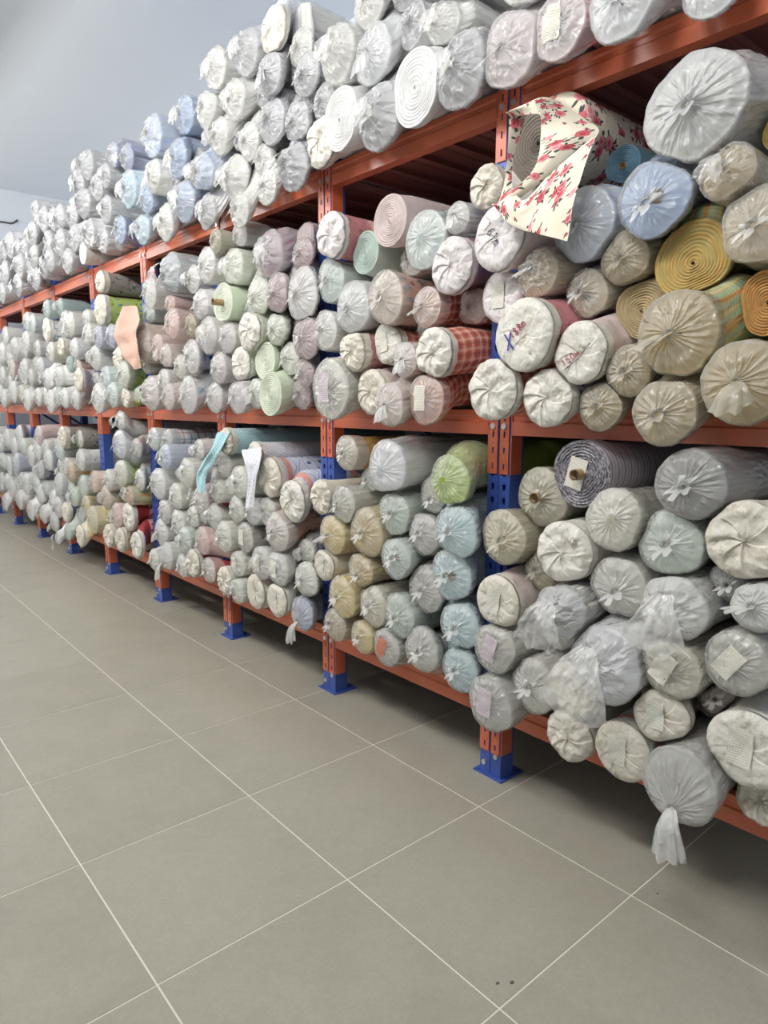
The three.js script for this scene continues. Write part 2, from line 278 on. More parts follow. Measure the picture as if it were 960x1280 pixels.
const speckTex = dataTex(256, (u, v) => { const q = n128(u, v) * .5 + n64(u * 1.0, v) * .5; return q > .56 ? .95 : q > .44 ? .55 : .22; });
const rainbow = dataTex(256, (u, v) => { const q = n32(u, v * .06), p = n64(u, v * .3); return [.72 + .2 * q + .06 * p, .62 + .14 * (1 - q) + .08 * p, .42 + .28 * (1 - q)]; });
function plainMat(k) { return plainMats[k] ||= new THREE.MeshPhysicalMaterial({ color: rgb(...FAB[k][1]), roughness: .85, clearcoat: .4, clearcoatRoughness: .28, bumpMap: crinkle, bumpScale: .0035 }); }
function sideMat(k) { return FAB[k][2] ? printMat(FAB[k][2]) : plainMat(k); }
function endMat(k) { return endMats[k] ||= new THREE.MeshStandardMaterial({ color: rgb(...FAB[k][1].map(c => Math.min(.8, c * 1.1))), map: k === 'stripe' ? speckTex : (k === 'gold' || k === 'orange') ? rainbow : layers, roughness: .92 }); }

// plastic film and white wrapping
function film(r, g, b, t, rough, bump = .006) { return new THREE.MeshPhysicalMaterial({ color: rgb(r, g, b), transmission: t, thickness: 0, ior: 1.48, roughness: rough, bumpMap: crinkle, bumpScale: bump, side: THREE.DoubleSide }); }
const grime = dataTex(256, (u, v) => { const q = .5 * n8(u, v) + .3 * n32(u, v) + .2 * n128(u, v), d = q > .6 ? (q - .6) * .9 : 0, sp = n128(u, v) > .955 ? .22 : 0; return [.97 - d - sp, .96 - d * 1.1 - sp, .94 - d * 1.3 - sp]; }, true);
grime.repeat.set(3, 3);
function wrapping(r, g, b, rough) { const m = film(r, g, b, .06, rough, .006); m.map = grime; return m; }
const FILM = {
  clear: film(.95, .945, .92, .74, .17, .010), milky: film(.95, .95, .93, .60, .2, .010), dusty: film(.82, .79, .69, .68, .22, .009), white: film(.80, .805, .82, .5, .22, .010), hazy: film(.93, .94, .95, .66, .15, .008),
  wrap: wrapping(.80, .79, .76, .42), paper: wrapping(.76, .735, .67, .5), lilacwrap: wrapping(.80, .77, .81, .4), flap: film(.95, .945, .93, .66, .16, .010),
};
// paper slips with rows of unreadable fine print, and the marker writing on some ends
const slipTex = canvasTex(128, 192, (g, w, h) => {
  g.fillStyle = '#dedbd0'; g.fillRect(0, 0, w, h); g.strokeStyle = '#a5a199'; g.lineWidth = 1.4; g.strokeRect(5, 5, w - 10, h - 10);
  g.fillStyle = '#a09c94'; for (let y = 16; y < h - 14; y += 13) { let x = 10; while (x < w - 16) { const l = rr(3, 13); g.fillRect(x, y + rr(-1, 1), Math.min(l, w - 12 - x), 3); x += l + 3; } }
});
const slipMat = new THREE.MeshStandardMaterial({ map: slipTex, roughness: .75, side: THREE.DoubleSide });
const slipTint = c => new THREE.MeshStandardMaterial({ map: slipTex, color: new THREE.Color(c), roughness: .75, side: THREE.DoubleSide });
const slipMats = { L: slipMat, l: slipTint('#e6dcf0'), r: slipTint('#d98a78'), w: slipTint('#ffffff') };
// ---------------------------------------------------------------- every roll: pixel centre and radius of its end, wrap, fabric, options
// wrap: g gathered film (c clear, m milky, d dusty, w white, h hazy), f folded flat white wrap (p paper, w wrap, l lilac), s bare spiral end, b loose bag
// options: p<metres> how far it juts out, L l r w paper slip, C core tube, c core hole, T hanging tail, t short tail, n no tail, ink:<name>
const DATA = {
  'top 1': `622 58 46 gh palepink p.16 T:-1
693 30 42 gh rosepink p.16 L
775 2 46 gh white p.17
890 -22 40 gh white p.14
655 -22 40 gm white p.12
735 -52 42 gm white p.12`,
  'top 2': `567 90 45 gw white p.16 t
522 110 44 s white p.15
477 138 42 gw white p.14
428 150 36 s white p.15
402 174 31 fw white p.13
425 66 36 gm white p.14
471 56 38 gh white p.13 T:1
512 38 28 gw white p.09
545 24 30 gm white p.06
462 8 32 gm white p.1
505 -14 30 gw white p.08
560 -32 34 gw white p.08`,
  'top 3': `342 44 28 fw dots p.14
307 66 29 gw white p.12
335 102 28 gw white p.14 T:1
337 147 29 gw dots p.13
368 203 31 gw dots p.15
332 232 22 gm white p.13
295 222 30 gm white p.12
372 150 28 gw white p.1 T:-1
382 100 28 gw white p.1
372 62 26 gm white p.08
402 128 24 gw white p.08
298 262 22 gc white p.13
268 86 26 gm white p.12 T:-1
292 124 26 gm white p.13
258 138 24 gm white p.12
310 178 24 gm white p.13
270 172 25 gm white p.13
255 212 25 gm blue p.12
330 188 20 gm white p.1
258 262 23 gw white p.12`,
  'top 4': `196 170 27 gm blue p.12
222 168 24 gc blue p.05
224 208 25 gc blue p.12
190 214 22 gm white p.13 T:1
227 250 27 gc blue p.11
210 270 23 gm white p.13
182 252 20 gc blue p.12
178 282 20 gh paleblue p.12
240 216 20 gw white p.08`,
  'top 5': `140 198 16 gc periwinkle p.08
158 197 17 gh periwinkle p.05
160 236 24 gh paleblue p.12
149 287 18 gc blue p.12
109 206 19 gw white p.12
98 228 18 gw white p.13 T:1
122 232 18 gw white p.13
105 256 20 gw white p.12
132 262 18 gw white p.12
110 290 19 gw white p.12
128 300 17 gw white p.12
132 214 16 gw white p.1`,
  'top 6': `44 262 12 gw white p.13 t
54 274 17 gw white p.12
74 274 18 gw white p.12
90 270 17 gw white p.1
40 294 17 gw white p.12
74 302 18 gw white p.12
92 298 17 gw white p.11
103 316 13 s white p.12
62 326 16 gw white p.12
84 326 16 gw white p.12
42 322 16 gw cream p.12`,
  'top 7': `12 306 17 gw white p.12
24 332 16 gw white p.13
44 346 15 gw white p.12
22 356 15 gw white p.13 T:1
6 340 15 gw white p.12`,
  'top 8': `2 366 13 gw white p.12
-10 330 14 gw white p.1
-14 358 13 gw white p.1`,
  'mid 1': `614 487 38 fw coral p.2
687 491 37 fw lilacfloral p.17
750 507 31 gd tan p.16 t
829 515 43 gd tan p.22 t
927 478 54 gd gold p.22 T:1
656 416 45 fw rosepink p.2 ink:cross
727 434 40 fw palepink p.18 ink:m150
783 465 33 gd tan p.16 t
845 412 54 gd gold p.2 T:-1
787 389 38 s jute p.06
627 370 33 fl white p.1 L
729 372 33 gc tan p.1 c
670 340 32 bc tan p.14 T:-1
781 331 36 gd tan p.1
866 322 50 s gold p.1
957 380 44 s orange p.1
622 298 40 fl palepink p.2 ink:m161
730 283 46 gh bluedot p.12
822 250 50 gc blue p.14 c
940 278 50 gc tan p.15
607 233 27 fp quiet p.14
672 180 47 s rose p.07 drape:rose
774 214 23 s darkteal p.05 C0
878 150 67 gw ivory p.16 t
960 152 32 s gold p.06
908 214 36 bc tan p.14`,
  'mid 2': `412 297 29 fl rosepink p.16
487 282 30 s palepink p.13
530 300 36 gm aqua p.14 n
563 332 35 fl mauve p.16
571 272 20 gm white p.12 T:1
455 315 25 s mint p.08
412 348 28 gc aqua p.13
478 360 34 gc orangefloral p.17 t
440 384 33 gh quiet p.18
536 386 25 gm coral p.14 T:-1
404 413 25 gc white p.16 t
441 440 26 fp pinkside p.17
481 423 26 fw coral p.13 L
541 438 32 fw coral p.19
505 450 22 gm palepink p.16 T:1
524 493 32 gc coral p.2 w
494 503 28 gc palepink p.2 T:1
463 490 28 fp palepink p.17
412 484 38 gc quiet p.2 l
585 405 25 gm coral p.04
515 340 22 gc quiet p.03`,
  'mid 3': `271 300 15 gd grey p.14 t
296 300 17 gc lilac p.08
290 331 25 gm green p.13 n
336 318 30 bh mauve p.13
377 320 23 gc mauve p.1
278 376 24 s green p.15 C
322 372 25 gm green p.11
346 368 26 gc mauve p.13
312 414 25 fw green p.15
345 412 22 gm green p.11
300 456 22 fw green p.14
330 449 24 s green p.14
360 446 22 gm green p.08
338 491 27 s green p.17
376 376 34 gm lilac p.14
378 426 28 gc mauve p.15
380 456 20 gc mauve p.12
318 492 19 gm green p.13 T:1
297 495 22 gc lilacfloral p.15
267 497 20 gc lilac p.14
272 460 20 gc lilacfloral p.14
283 420 21 gc lilacfloral p.14
257 414 24 gc lilac p.13
251 385 20 gm lilac p.13
375 490 20 gc mauve p.08`,
  'mid 4': `257 331 22 gm lilac p.13
216 345 26 bw aqua p.15
237 348 18 gm white p.1
212 376 13 gc pink p.12
214 404 20 gc pink p.14
237 407 15 gd tan p.12
238 446 22 gc bright p.14
204 442 16 gc palepink p.13
224 458 16 gc quiet p.12
234 494 24 gc bright p.15
209 496 17 gc palepink p.14
204 474 15 gc white p.13
176 424 25 gc peach p.13 drape:peach
198 435 16 gc pink p.13
186 366 19 gc white p.13
188 492 22 bm palepink p.15
186 395 16 gc aqua p.08`,
  'mid 5': `125 355 15 fp darkfloral p.11
125 385 20 fp greenprint p.13
122 421 15 gc periwinkle p.13
138 420 15 gc periwinkle p.12
108 418 15 gm white p.13
118 445 17 gm white p.13
147 448 14 fp greenprint p.12
154 468 17 gm greenprint p.13
157 497 13 fp greenprint p.12
122 496 19 gm white p.14
140 494 16 gm aqua p.13
98 475 15 fp palepink p.13
131 474 15 gh aqua p.13
108 400 12 gm white p.1 T:-1`,
  'mid 6': `58 386 12 gm teal p.12
74 384 12 gc teal p.06
58 412 15 fw plaid p.13
78 410 13 gh plaid p.06
46 436 11 gc quiet p.12
63 440 13 gm cream p.12
76 434 12 fp white p.12
92 437 14 gm white p.13
88 455 11 gc teal p.12
96 455 11 gc orangefloral p.08
50 460 14 gm grey p.12
58 474 13 gm white p.12
74 470 13 gm white p.12
62 502 15 gm white p.13
80 498 13 gm white p.12
94 500 13 gm grey p.12`,
  'mid 7': `18 436 15 gm grey p.13
32 426 13 gm white p.12
30 462 14 gm grey p.12
14 460 13 gc orangefloral p.12
33 500 14 gm white p.12
47 496 12 gm white p.12
16 490 14 gm white p.12
40 404 12 gm aqua p.12
33 402 12 gm aqua p.1`,
  'mid 8': `2 440 13 gm white p.12
2 470 13 gm grey p.12
4 498 12 gm white p.12
-12 455 12 gm white p.12
6 420 12 gm white p.1`,
  'low 1': `671 632 38 gd grey p.1 C
724 594 41 s stripe p.1 C1 L
639 672 36 gd ivory p.15
704 693 40 fw ivory p.17
772 653 41 gm cream p.15 n
861 611 47 gc darkgrey p.16 t
837 699 45 gc mint p.17
927 684 51 fp ivory p.18
664 710 25 gd cream p.08
625 751 34 fp palepink p.2 L
772 735 40 gc dusty p.15
897 735 24 gc darkgrey p.1
944 757 34 gm white p.2 T:-1
698 765 38 bw ivory p.22 flap
847 772 45 bm white p.2 flap2
620 810 34 gc dusty p.18 l
620 876 38 gc grey p.22 l
669 858 37 gc quiet p.18 t
703 858 35 fp cream p.17 L
758 838 52 bh white p.24 flap3
843 828 42 gc cream p.19 L
710 920 33 fp cream p.17
777 940 38 fp bluepink p.19 L
831 890 38 fp cream p.18 L
852 976 50 gc grey p.24 T:2
916 926 49 fw ivory p.2 L
945 996 34 fp cream p.12
918 830 42 gc dusty p.2 L
887 861 24 gc brown p.12`,
  'low 2': `432 566 22 gm goldspeck p.14
482 584 35 gh white p.16 n
561 608 34 gc lime p.16 n
401 622 22 fp cream p.15
426 634 25 gc dusty p.16
415 666 26 gc yellow p.16 T:-1
456 675 32 gc ochre p.16
493 644 30 gc mint p.14
452 712 24 gc ochre p.16
404 706 20 fp cream p.15 w
498 703 28 gc aqua p.15 c
565 669 36 gc paleblue p.16
556 722 35 gc paleblue p.16 c
526 740 31 gc grey p.13
427 747 28 gc yellow p.17
462 753 28 gc cream p.17
505 766 30 gc mint p.17
571 778 33 gc paleblue p.17
418 781 22 gc tan p.17
452 795 22 gc yellow p.17
484 803 25 gc grey p.17 r
524 810 30 gc grey p.17
573 836 30 gc paleblue p.18
526 662 28 gc grey p.1
540 625 24 gc grey p.06`,
  'low 3': `281 552 17 fp lattice p.15 drape:lattice
318 570 18 fw dots p.13 drape:dots
336 597 25 fp bluevine p.14
363 634 27 fw bluevine p.16 c
353 673 26 gm orangefloral p.17
278 585 18 bm ivory p.15 T:1
271 608 18 gm ivory p.15
298 603 21 gm ivory p.14
315 640 18 gm white p.13
333 640 19 gm ivory p.13
295 637 18 gm ivory p.14
251 625 20 gm red p.15 T:-1
268 647 18 gm ivory p.14
305 672 20 gc darkfloral p.15 w
278 670 20 gm ivory p.15
252 676 18 gc pink p.15
296 706 18 gm ivory p.16 w
325 704 22 gm quiet p.16 w
346 711 23 gm quiet p.16 w
376 720 24 gm ivory p.16
280 726 18 fp cream p.16
296 738 17 gm ivory p.16
318 740 22 fp palepink p.16 w
345 750 22 fp quiet p.17 w
376 760 23 gc periwinkle p.17 T:2
240 704 18 fp red p.16
260 713 17 gc red p.16
380 690 18 gm ivory p.1`,
  'low 4': `197 605 20 gm white p.14
205 570 17 gm blue p.14
191 549 15 gm plaid p.13
209 551 14 gc plaid p.1
232 595 20 gm ivory p.14
222 622 18 gm ivory p.14
222 648 18 gm ivory p.15
205 640 15 gc lilac p.14
240 645 15 gm ivory p.14
230 676 18 gm mint p.15
202 668 18 gm white p.15 T:1
206 692 18 gm white p.16 T:2
227 707 15 gm white p.16
192 700 14 gm white p.15
247 570 14 gm quiet p.08
238 612 14 gm ivory p.1`,
  'low 5': `150 587 19 gm greenprint p.14
160 617 14 gc orange p.13
160 646 18 fw red p.14
170 682 17 fw red p.15
150 675 15 fp cream p.15
135 670 15 fp cream p.15
145 645 16 gc pink p.14
115 650 18 gc yellowfloral p.15
132 622 16 gm orange p.14
100 670 14 fp yellowfloral p.15
107 632 13 gc yellow p.13
117 602 14 gc peach p.13
149 560 20 gh dots p.14
150 528 13 gm white p.13 T:1
135 600 14 gm quiet p.13
174 600 14 gm white p.1
170 560 13 gc grey p.08`,
  'low 6': `78 547 14 fp darkfloral p.12
98 548 12 gc darkfloral p.06
60 575 14 gm white p.12
88 590 14 gc orange p.13
100 575 14 gm quiet p.12
73 605 15 gm plaid p.14
92 622 14 gc mint p.13
82 641 13 fp navy p.13
84 665 12 gc mint p.13
68 650 14 gm white p.13 T:1
66 628 14 gm white p.13
72 672 9 gm white p.2 T:2`,
  'low 7': `24 545 14 gm bluevine p.12
48 545 13 gm pink p.12
38 570 14 gm white p.12
20 580 14 gm periwinkle p.12
50 588 13 gc navy p.12
32 605 14 gm white p.13
50 618 14 gm white p.13
24 625 13 gm white p.13
38 638 13 gm white p.13
54 642 13 gm white p.13
14 610 13 gm white p.12
56 560 12 gm quiet p.1`,
  'low 8': `8 548 12 gm white p.12
4 575 12 gm bluevine p.12
2 602 12 gm white p.12
6 628 11 gm white p.12`,
};
FAB.pinkside = ['pink', [.62, .45, .44], 'pinkfloral']; FAB.bluepink = ['pink and blue print', [.55, .5, .48], 'floralblue'];
// ---------------------------------------------------------------- from pixels to places, then settle every pile so that nothing overlaps
const rolls = [];
for (const [key, txt] of Object.entries(DATA)) {
  const [shelf, bay] = key.split(' '), b = +bay, zLo = POST_Z(b) + POST_W, zHi = POST_Z(b - 1);
  for (const line of txt.split('\n')) {
    const q = line.trim().split(/\s+/), [u, v, pr] = q.slice(0, 3).map(Number), wrap = q[3][0], filmKey = q[3][1] || '', fab = q[4], opts = q.slice(5);
    const o = { shelf, bay: b, zLo, zHi, wrap, filmKey, fab, opts, jut: .1 };
    for (const s of opts) if (/^p[\d.]/.test(s)) o.jut = parseFloat(s.slice(1));
    if (shelf === 'top' && b >= 2 && b <= 6 && wrap === 'g' && !opts.some(s => /^T:/.test(s)) && (u + v) % 2) { o.wrap = 'b'; if (o.filmKey === 'c') o.filmKey = 'm'; }
    o.jut += rr(-.02, .02);
    const c = onX(u, v, -o.jut);
    o.r = clamp(pr * depthOf(c) / FOCAL * .985, .045, .2);
    if (c.z < zLo - .12 || c.z > zHi + .12 || b > 5) for (let k = 1; k <= 9; k++) if (c.z > POST_Z(k) + POST_W / 2 && c.z <= POST_Z(k - 1) + POST_W / 2) { o.bay = k; o.zLo = POST_Z(k) + POST_W; o.zHi = POST_Z(k - 1); }
    o.fy = c.y; o.fz = c.z; o.py = c.y; o.pz = c.z; o.far = depthOf(c);
    rolls.push(o);
  }
}
// what the pixels did not single out: far bays in full, in near bays the rolls set back in the gaps
const FILL = ['white', 'white', 'white', 'ivory', 'grey', 'cream', 'quiet', 'aqua', 'palepink', 'lilac', 'bluevine', 'mint', 'white'];
for (const shelf of ['low', 'mid', 'top']) for (let b = 1; b <= 9; b++) {
  const zLo = POST_Z(b) + POST_W, zHi = POST_Z(b - 1), y0 = SHELF[shelf], far = b > 5, own = rolls.filter(o => o.shelf === shelf && Math.abs(o.bay - b) < 2);
  const roof = z => { let y = y0; for (const o of own) if (!o.filler && Math.abs(o.fz - z) < o.r * 1.2) y = Math.max(y, o.fy); return far ? Math.max(y, y0 + (shelf === 'top' ? .5 : .72)) : y; };
  for (let k = 0; k < 700; k++) {
    const r = far ? rr(.085, .115) : rr(.05, .085), z = rr(zLo + r, zHi - r), y = rr(y0 + r, y0 + 1.1);
    if (y > roof(z) || (shelf !== 'top' && y + r > y0 + .95)) continue;
    if (own.some(o => Math.hypot(o.fz - z, o.fy - y) < (o.r + r) * (far ? .93 : 1.0))) continue;
    const near = shelf === 'top' ? 'white' : FILL[Math.floor(rnd() * FILL.length)];
    const o = { shelf, bay: b, zLo, zHi, wrap: 'g', filmKey: shelf === 'top' ? 'w' : rnd() < .6 ? 'm' : 'c', fab: near, opts: far && rnd() < .3 ? ['T:1'] : ['t'], jut: far ? rr(.08, .14) : rr(.03, .07), r, fy: y, fz: z, py: y, pz: z, far: far ? 9 : 5, filler: true };
    rolls.push(o); own.push(o);
  }
}
// ends: stay where the photograph shows them, pushed apart just a little
const GROW = 1.07;
for (let it = 0; it < 40; it++) for (let i = 0; i < rolls.length; i++) for (let j = i + 1; j < rolls.length; j++) {
  const a = rolls[i], c = rolls[j]; if (a.shelf !== c.shelf || Math.abs(a.bay - c.bay) > 1) continue;
  const dy = c.fy - a.fy, dz = c.fz - a.fz, d = Math.hypot(dy, dz) || 1e-4, m = (a.r + c.r) * .92;
  if (d < m) { const p = (m - d) / d * .12; a.fy -= dy * p; a.fz -= dz * p; c.fy += dy * p; c.fz += dz * p; }
}
// bodies: kept inside their bay, above their shelf and under the next one
for (const shelf of ['low', 'mid', 'top']) for (let b = 1; b <= 9; b++) {
  const g = rolls.filter(o => o.shelf === shelf && o.bay === b); if (!g.length) continue;
  const zLo = g[0].zLo + .003, zHi = g[0].zHi - .003, y0 = SHELF[shelf] + .002, y1 = shelf === 'top' ? 9 : SHELF[shelf === 'low' ? 'mid' : 'top'] - BEAM_H - .006;
  for (const o of g) { Object.assign(o, { y0, y1, zLo, zHi }); o.rb = o.r; o.by = o.fy; o.bz = o.fz; }
  for (let it = 0; it < 420; it++) {
    for (const o of g) { o.by += .02 * (o.fy - o.by) - .0001; o.bz += .02 * (o.fz - o.bz); }
    for (let i = 0; i < g.length; i++) for (let j = i + 1; j < g.length; j++) {
      const a = g[i], c = g[j], dy = c.by - a.by, dz = c.bz - a.bz, d = Math.hypot(dy, dz) || 1e-4, m = (a.rb + c.rb) * .95;
      if (d < m) { const p = (m - d) / d * .5; a.by -= dy * p; a.bz -= dz * p; c.by += dy * p; c.bz += dz * p; }
    }
    for (const o of g) { const k = o.rb * .96; o.by = clamp(o.by, y0 + k, Math.max(y0 + k, y1 - k)); o.bz = clamp(o.bz, zLo + k, zHi - k); }
  }
}
for (const o of rolls) if (o.filler || o.jut < .055) { o.fy = o.by; o.fz = o.bz; }
// soft rolls press flat against their neighbours: radius by angle at stations along the roll, cut by the planes halfway to each neighbour there
const CELL = 96, STATION = [-.28, -.24, -.20, -.16, -.12, -.08, -.04, -.012];
for (const o of rolls) { o.bend0 = Math.min(.015, o.jut * .2); o.bend1 = Math.max(.03, o.jut - .014); }
const placeAt = (o, X) => { const t = o.jut < .055 ? 1 : sstep(o.bend0, o.bend1, X + o.jut); return [o.fy + (o.by - o.fy) * t, o.fz + (o.bz - o.fz) * t]; };
function pressed(o, X, walls) {
  const cut = [], [oy, oz] = placeAt(o, X);
  for (const c of o.near) {
    if (X + c.jut < -.045) continue;
    const [cy, cz] = placeAt(c, X), dy = cy - oy, dz = cz - oz, D = Math.hypot(dy, dz), a = o.r * GROW, b = c.r * GROW; if (D >= a + b || D < 1e-4) continue;
    cut.push([dz / D, dy / D, clamp((D * D + a * a - b * b) / (2 * D), .3 * a, a) - .0015]);
  }
  if (walls) { cut.push([0, -1, oy - o.y0], [0, 1, o.y1 - oy], [-1, 0, oz - o.zLo], [1, 0, o.zHi - oz]); }
  let out = [];
  for (let k = 0; k < CELL; k++) { const th = k / CELL * Math.PI * 2, cw = Math.cos(th), sw = Math.sin(th); let r = o.r * GROW; for (const [nz, ny, d] of cut) { const q = nz * cw + ny * sw; if (q > 1e-3) r = Math.min(r, Math.max(d, .015) / q); } out.push(r); }
  for (const w of o.wrap === 's' ? [9, 7, 5, 3, 2] : [6, 4, 3, 2]) out = out.map((r, k) => Math.min(r, (out[(k + CELL - w) % CELL] + 2 * r + out[(k + w) % CELL]) / 4 * 1.004));   // corners rounded, never outwards
  return out;
}
for (const o of rolls) o.near = rolls.filter(c => c !== o && c.shelf === o.shelf && Math.abs(c.bay - o.bay) < 2 && Math.min(Math.hypot(c.fy - o.fy, c.fz - o.fz), Math.hypot(c.by - o.by, c.bz - o.bz)) < (c.r + o.r) * 1.6);
for (const o of rolls) o.cells = STATION.map((X, k) => X + o.jut < -.09 ? null : pressed(o, X, k === STATION.length - 1 || o.jut < .055));
const cellAt = (c, th) => { const x = ((th / (Math.PI * 2)) % 1 + 1) % 1 * CELL, i = Math.floor(x), f = x - i; return c[i % CELL] * (1 - f) + c[(i + 1) % CELL] * f; };
function radiusAt(o, lx, th) {       // lx from the end of the roll inwards
  const X = lx - o.jut, n = STATION.length; if (X >= STATION[n - 1]) return cellAt(o.cells[n - 1], th);
  let k = 0; while (k < n - 2 && X > STATION[k + 1]) k++;
  const A = o.cells[k] || o.cells[k + 1], B = o.cells[k + 1], f = clamp((X - STATION[k]) / (STATION[k + 1] - STATION[k]), 0, 1);
  if (!A) return cellAt(o.cells.find(q => q), th);
  return cellAt(A, th) * (1 - f) + cellAt(B, th) * f;
}
// ---------------------------------------------------------------- building one roll
function gridGeo(nu, nv, fn, closed = true) {     // fn(i, j) -> [x, y, z, u, v]; columns i = 0..nu (closed: last equals first), rows j = 0..nv
  const P = new Float32Array((nu + 1) * (nv + 1) * 3), U = new Float32Array((nu + 1) * (nv + 1) * 2), I = [];
  for (let j = 0; j <= nv; j++) for (let i = 0; i <= nu; i++) { const q = fn(i, j), k = j * (nu + 1) + i; P.set([q[0], q[1], q[2]], k * 3); U[k * 2] = q[3]; U[k * 2 + 1] = q[4]; }
  for (let j = 0; j < nv; j++) for (let i = 0; i < nu; i++) { const a = j * (nu + 1) + i, b = a + 1, c = a + nu + 1, d = c + 1; I.push(a, b, c, b, d, c); }
  const g = new THREE.BufferGeometry(); g.setAttribute('position', new THREE.BufferAttribute(P, 3)); g.setAttribute('uv', new THREE.BufferAttribute(U, 2)); g.setIndex(I); g.computeVertexNormals();
  if (closed) { const n = g.attributes.normal; for (let j = 0; j <= nv; j++) { const a = j * (nu + 1), b = a + nu; const v = new THREE.Vector3(n.getX(a) + n.getX(b), n.getY(a) + n.getY(b), n.getZ(a) + n.getZ(b)).normalize(); n.setXYZ(a, v.x, v.y, v.z); n.setXYZ(b, v.x, v.y, v.z); } }
  return g;
}
const TAU = Math.PI * 2, REAR_X = 1.12;
const WRAPWORDS = { bd: 'in loose dusty bag', gc: 'in clear film', gm: 'in milky film', gd: 'in dusty film', gw: 'in white film', gh: 'in hazy film', fp: 'with folded paper end', fw: 'with folded white end', fl: 'with lilac white end', s: 'with bare spiral end', bc: 'in loose clear bag', bm: 'in loose milky bag', bw: 'in loose white bag', bh: 'in loose hazy bag' };
const KIND = { g: 'film_wrapped_roll', f: 'paper_wrapped_roll', s: 'bare_fabric_roll', b: 'bagged_fabric_roll' };
const FILMOF = { bd: 'dusty', gc: 'clear', gm: 'milky', gd: 'dusty', gw: 'white', gh: 'hazy', fp: 'paper', fw: 'wrap', fl: 'lilacwrap', bc: 'clear', bm: 'milky', bw: 'white', bh: 'hazy' };
const BAYWORDS = {
  top: ['', 'end stack above the rose print', 'spiral topped stack', 'tallest white heap', 'sky blue stack', 'periwinkle stack', 'low white heap', 'low white heap', 'last stack', 'last stack'],
  mid: ['', 'gold striped bay', 'coral plaid bay', 'pale green bay', 'peach cloth bay', 'green floral bay', 'teal bay', 'end bays', 'end bays', 'end bays'],
  low: ['', 'grey striped bay', 'pale blue bay', 'aqua lattice bay', 'check cloth bay', 'red print bay', 'navy print bay', 'end bays', 'end bays', 'end bays'],
};
const SHELFWORDS = { top: 'top shelf', mid: 'middle shelf', low: 'bottom shelf' };
